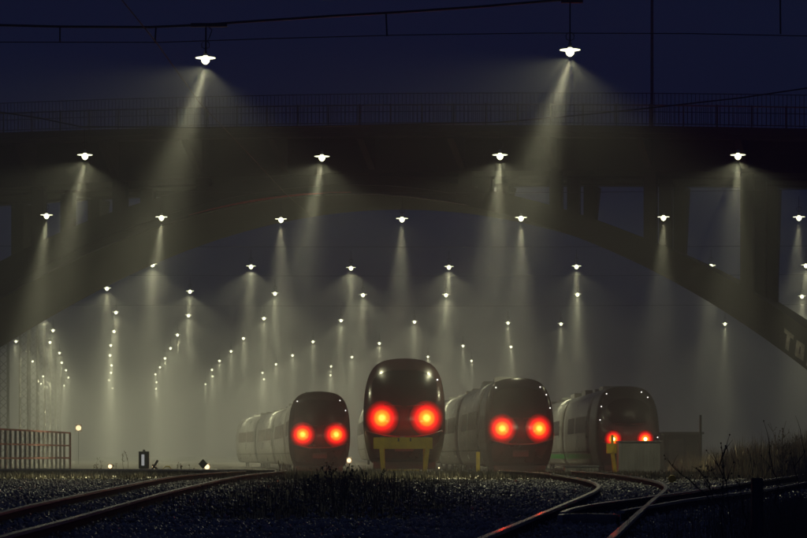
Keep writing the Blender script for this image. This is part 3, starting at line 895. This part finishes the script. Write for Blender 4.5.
W_ = [ # px, D, height, label, kind, lean
 (104,86,.62,'forked weed with round heads beside the left ground lamp','umbel',-.1),
 (113,86,.42,'low weed tuft right above the left ground lamp','umbel',.1),
 (126,87,.85,'tallest thin weed spike left of the switch lantern','stalk',.02),
 (96,87,.35,'small faint weed nearest the barrier end','umbel',0),
 (172,86,.45,'low weed right of the switch stand lever','umbel',.1),
 (181,86,.40,'spindly weed halfway between switch stand and diamond sign','dock',-.1),
 (192,87,.38,'faint weed just left of the diamond sign','umbel',.05),
 (283,76,.50,'thin dark spike in front of the left train skirt','stalk',0),
 (322,48,.55,'dark leafy weed below the left train lamps','dock',-.05),
 (333,46,.64,'dark weed with heavy heads left of the warm ground lamp','dock',.0),
 (343,44,.72,'tall dark dock plant directly in front of the warm ground lamp','dock',.05),
 (353,45,.66,'tall leaning dark weed right of the warm ground lamp','dock',.12),
 (366,48,.60,'dark feathery weed at the left edge of the yellow buffer stop','stalk',.05),
 (309,45,.48,'short dark weed at the left end of the grassy hump','dock',-.05),
 (395,43,.40,'single short spike in front of the buffer stop legs','stalk',0),
 (452,74,.45,'small weed below the right side of the middle train','umbel',.05),
 (462,76,.42,'thin weed left of the yellow post by the third train','stalk',-.03),
 (743,62,.95,'tall curved bramble stem above the right bank grass','stalk',.15),
 (776,58,1.1,'tall feathery weed stems close to the right edge','dock',.05),
 (793,66,1.5,'tallest weed stems at the right edge of the picture','dock',-.04),
 (727,66,.8,'spiky upright weed midway along the right bank','stalk',.02),
 (712,60,.6,'low bushy weed at the start of the right bank','dock',-.1)]
for i, (px, D, h, lb, kd, ln) in enumerate(W_):
    far = px < 300
    weed(px, D, h, lb, kd, seed=i, lean=ln, spread=.22 if far else .5, n=2 if far else (7 if 300<px<380 else 5), thick=.7 if 300<px<400 else .9)
# near branching twigs at the right
def twig(px0, py0, px1, py1, D, seed, label):
    rg = random.Random(seed); a = P(px0,py0,D); b = P(px1,py1,D); root = empty('bare_twig', a); tag(root, label, 'twig', 'bare dark twigs at the lower right')
    st = MB(); L = (b-a).length
    mid = [(b-a)*t + Vector((rg.gauss(0,.03)*L, rg.gauss(0,.03)*L, rg.gauss(0,.02)*L)) for t in np.linspace(0,1,7)]; mid[0] = Vector((0,0,0))
    st.tube(mid, [.008*(1-.7*t)+.002 for t in np.linspace(0,1,7)], n=5)
    sb = MB()
    for k in range(9):
        t = rg.uniform(.25,1); q = mid[min(6,int(t*6.99))]
        d = ((b-a).normalized() + Vector((rg.uniform(-1.1,1.1), rg.uniform(-.5,.5), rg.uniform(-.2,1.0)))).normalized()*L*rg.uniform(.08,.26)
        sb.tube([q, q+d*.5+Vector((0,0,.01)), q+d], [.004,.003,.0015], n=4)
        if rg.random() < .6: sb.lathe([(0,.012),(.008,.006),(.010,0),(.006,-.008),(0,-.012)], 5, tuple(q+d))
    st.build('main_stem', M['bark'], root); sb.build('side_twigs', M['bark'], root)
twig(724,545,722,457,26,1,'upright dark twig with knobbly buds left of the wooden post')
twig(732,540,727,452,27,2,'slim arching twig just left of the wooden post')
twig(716,508,675,466,30,3,'twig leaning to the left over the curving rail')
twig(728,525,701,473,28,4,'branching twig tangled between the rail and the wooden post')
twig(748,540,741,487,24,5,'short twig touching the wooden post')
twig(785,530,768,441,31,6,'long thin twig arching above the rail right of the wooden post')
twig(795,545,803,430,33,7,'rightmost bare twig rising at the picture edge')

# ------------------------------------------------------------------ dark wooden post near the camera
a = P(757, 478, 23.5)
o = empty('wooden_post', (a.x, a.y, zg(a.x,a.y)-.1)); tag(o, 'dark weathered wooden post standing close to the camera at lower right', 'post')
hh = a.z - (zg(a.x,a.y)-.1)
MB().box(-.052,.052,-.052,.052,0,hh).build('post_shaft', M['wood'], o, bevel=.008)
MB().beam((-.09,0,.12), (-.02,0,.42), .02, .03).build('strut', M['wood'], o)

# ------------------------------------------------------------------ barrier at the left
def barrier():
    z1 = CZ + 27.5*82/F; a = Vector(((-25-CX)*80/F, 80, 0)); b = Vector(((70-CX)*98/F, 98, 0))
    def pt(t, z): q = a.lerp(b, t); return Vector((q.x, q.y, z))
    root = empty('railing_barrier', (a.x, a.y, zg(0,82)-.1)); tag(root, 'red railed steel barrier with upright bars at the left edge', 'barrier')  # the red of the rails is light put into their colour
    o0 = Vector(root.location); z0 = .1
    for h, m in ((z1,'redrust'),(z1-.50,'redrust'),(z1-.98,'redrust')):  # red light on the rails put into the colour
        MB().beam(pt(0,h)-o0, pt(1,h)-o0, .06, .06).build('cross_rail', M[m], root)
    N = 20
    for i in range(N):
        t = (i+.5)/N*1.0
        if i == N-1: t = .998
        p = pt(t, 0)-o0
        MB().box(p.x-.04, p.x+.04, p.y+.034, p.y+.10, z0-o0.z-.1, z1-o0.z+.01).build('upright_bar', M['galv'] if i < N-1 else M['redrust'], root)  # last bar takes the same red light in its colour
barrier()

# ------------------------------------------------------------------ switch stand, diamond sign
def at(px, py, D): return P(px, py, D)
s = at(144, 470, 83); s.z = zg(s.x, s.y)
ss = empty('switch_stand', s); tag(ss, 'black switch lantern with pale slot window on its stand beside the left track', 'switch stand')
H0 = CZ + (HY-451.5)*83/F - s.z
b = MB(); b.box(-.17,-.085,-.08,.08,H0-.56,H0); b.box(.02,.17,-.08,.08,H0-.56,H0); b.box(-.084,.019,-.08,.08,H0-.10,H0-.002); b.box(-.084,.019,-.08,.08,H0-.56,H0-.47)
b.build('lantern_case', M['dark_steel'], ss)
MB().box(-.085,.02,.02,.03,H0-.475,H0-.095).build('slot_window', emis('slot_glow',(.62,.63,.62),.5), ss)
MB().lathe([(.0,.07),(.035,.05),(.05,0)],12,(0,0,H0)).build('chimney', M['dark_steel'], ss)
MB().lathe([(.16,0),(.03,-.16),(.03,-H0+.5)],12,(0,0,H0-.56)).build('pedestal', M['dark_steel'], ss)
l = MB(); l.beam((.20,0,.02),(.46,0,.46),.06,.07); l.build('lever', M['dark_steel'], ss)
l = MB(); l.beam((.28,.05,.30),(.56,.05,.02),.06,.07); l.build('counterweight_arm', M['dark_steel'], ss)
l = MB(); l.tube([(.62,0,.03),(.64,0,.18),(.72,0,.25),(.84,0,.25),(.90,0,.17),(.93,0,.03)], .022, n=6); l.build('hoop', M['yellow'], ss)
s = at(203, 464, 85); gz = zg(s.x, s.y); dm = empty('diamond_sign', (s.x, s.y, gz)); tag(dm, 'small blank diamond shaped sign on a short stake beside the track', 'sign')
c = s.z-gz
MB().prism([(-.16,c),(0,c-.17),(.16,c),(0,c+.17)], 0, .02, lambda p,q,t: (p,t,q)).build('sign_plate', M['hut'], dm)
MB().box(-.02,.02,.022,.05,0,c+.1).build('stake', M['dark_steel'], dm)

# ------------------------------------------------------------------ ground lamps
def ground_lamp(px, py, D, label, energy, r=.07, pole=None):
    p = P(px, py, D); gz = zg(p.x, p.y); o = empty('ground_lamp', (p.x, p.y, gz)); tag(o, label, 'lamp', 'small warm lamps near the ground')
    h = p.z-gz
    MB().box(-r*1.2,r*1.2,.01,.12,max(.0,h-r*1.4),h+r*1.4).build('housing', M['dark_steel'], o, bevel=.01)
    if h > .3: MB().tube([(0,.06,0),(0,.06,h-r)], .03 if h < 2 else .035, n=8).build('stand', M['dark_steel'], o)
    ln = MB(); ln.lathe([(r,0),(r*.8,.03),(0,.05)], 14); l = ln.build('lens', M['warm_on'], o, smooth=True); l.location = (0,.005,h); l.rotation_euler = (R(90),0,0)
    ld = bpy.data.lights.new('lens_light','POINT'); ld.energy = energy; ld.color = (1,.66,.32); ld.shadow_soft_size = .04
    lo = bpy.data.objects.new('lens_light', ld); col.objects.link(lo); lo.parent = o; lo.location = (0,-.14,h)
ground_lamp(110,466.5,92,'low warm lamp half hidden at the crest near the barrier',12)
ground_lamp(154,467,93,'low warm lamp glowing behind the switch stand lever',10)
ground_lamp(207,467,93,'bright low warm lamp beside the diamond sign',30,.09)
ground_lamp(349,460.5,97,'bright warm lamp between the left train and the middle train',26,.08)
ground_lamp(78.5,428,260,'distant orange lamp alone in the fog right of the barrier',120,.28)
ground_lamp(439,468,92,'tiny pale lamp by the right foot of the yellow buffer stop',1.0,.03)

# ------------------------------------------------------------------ buffer stops
def buffer_main():
    D = 86.5; p = P(403.5, 470, D); gz = zg(0, D)-.02; root = empty('buffer_stop', (P(402.5,470,D).x, D, gz)); tag(root, 'wide yellow buffer stop frame standing in front of the middle train', 'buffer stop')
    k = D/F; zt = CZ+(HY-437.5)*k-gz; zm = CZ+(HY-449)*k-gz
    MB().box(-29*k,30*k,-.09,.09,zm,zt).build('buffer_beam', M['yellow'], root, bevel=.012)
    for sx, x0, x1 in ((-1,-21,-19),(1,25,22)):
        MB().beam((x0*k,-.0,zm-.002),(x1*k,.0,0),.17,.15).build('leg', M['yellow'], root)
        MB().beam((x1*k,.12,zm+.05),(x1*k,1.1,0),.09,.10).build('rear_brace', M['yellow'], root)
    MB().box(-15.5*k,17*k,-.04,.04,.11,.17).build('tie_bar', M['yellow'], root)
    for x in (-20,0,24):
        MB().box(x*k-.09,x*k+.09,-.07,.07,zt+.001,zt+.035).build('cap_plate', M['galv'], root, bevel=.008)
    for x in (-4,8):
        MB().box(x*k-.025,x*k+.025,-.105,-.091,zt-.14,zt-.02).build('bolt_plate', M['dark_steel'], root)
buffer_main()
def buffer_small(px, ytop, D, label, head=True, lean=.0):
    k = D/F; x = (px-CX)*k; gz = zg(x, D)-.02; root = empty('buffer_stop', (x, D, gz)); tag(root, label, 'buffer stop')
    zt = CZ+(HY-ytop)*k-gz
    if head: MB().box(-.25,.27,-.10,.10,zt-.42,zt).build('buffer_beam', M['yellow'], root, bevel=.012)
    MB().beam((0,0,zt-.42 if head else zt),(lean,0,0),.17,.15).build('leg', M['yellow'], root)
    MB().beam((0,.14,zt-.5),(lean,1.0,0),.1,.1).build('rear_brace', M['yellow'], root)
    if head: MB().box(-.06,.04,-.04,.04,zt,zt+.35).build('top_stub', M['yellow'], root)
buffer_small(612.5, 443.5, 104, 'yellow buffer stop post left of the ribbed pale container', True, .14)
buffer_small(478, 452, 100, 'narrow yellow post left of the third train nose', False, .0)

# ------------------------------------------------------------------ ribbed containers, hut, thin pole, yellow marker
def ribbed(px0, px1, ytop, D, depth, label, step=.13):
    k = D/F; x0, x1 = (px0-CX)*k, (px1-CX)*k; gz = zg(x0, D)-.03; zt = CZ+(HY-ytop)*k-gz; W = x1-x0
    root = empty('ribbed_container', (x0, D, gz)); tag(root, label, 'container')
    b = MB(); b.box(0,W,0,depth,0,zt-.06)
    x = .03
    while x < W-.05: b.box(x, x+step*.45, -.035, -.001, .02, zt-.09); x += step
    b.build('ribbed_side', M['white'], root)
    MB().box(-.03,W+.03,-.06,depth+.03,zt-.06,zt).build('rim', M['galv'], root, bevel=.01)
ribbed(618.5, 660, 441, 103, 1.1, 'pale ribbed container standing below the rightmost train lamps', .15)
ribbed(565, 598.5, 465.5, 101, .8, 'low pale ribbed box between the third and the rightmost train', .12)
k = 128/F; x0, x1 = (664-CX)*k, (702-CX)*k
h = empty('equipment_hut', (x0, 128, -.02)); tag(h, 'dim grey equipment hut in the fog right of the rightmost train', 'hut')
W = x1-x0; zt = CZ+(HY-434)*k
MB().box(0,W,0,2.2,0,zt).build('wall', M['hut'], h); MB().box(-.1,W+.1,-.12,2.3,zt+.001,zt+.12).build('roof', M['steel'], h, bevel=.02)
MB().box(.25,1.0,-.03,-.001,.05,zt-.25).build('door', M['steel'], h)
p0 = P(700.5, 415, 100)
o = MB().tube([(p0.x,100,zg(p0.x,100)-.05),(p0.x,100,p0.z)], .045, n=8).build('marker_pole', M['rubber']); tag(o, 'thin bare pole at the start of the right bank beside the hut', 'pole')
g = ground_hit(672, 484); mk = empty('track_marker', g); tag(mk, 'small round yellow marker in the grass right of the curving rail', 'marker')
cz_ = CZ+(HY-479)*g.y/F-g.z
m_ = MB().lathe([(0,.03),(.085,.025),(.095,0),(.085,-.005),(0,-.005)], 18).build('disc', M['yellow'], mk, smooth=False); m_.location = (0,-.03,cz_); m_.rotation_euler = (R(90),0,0)
MB().box(-.02,.02,0,.03,-.05,cz_+.04).build('stake', M['dark_steel'], mk)
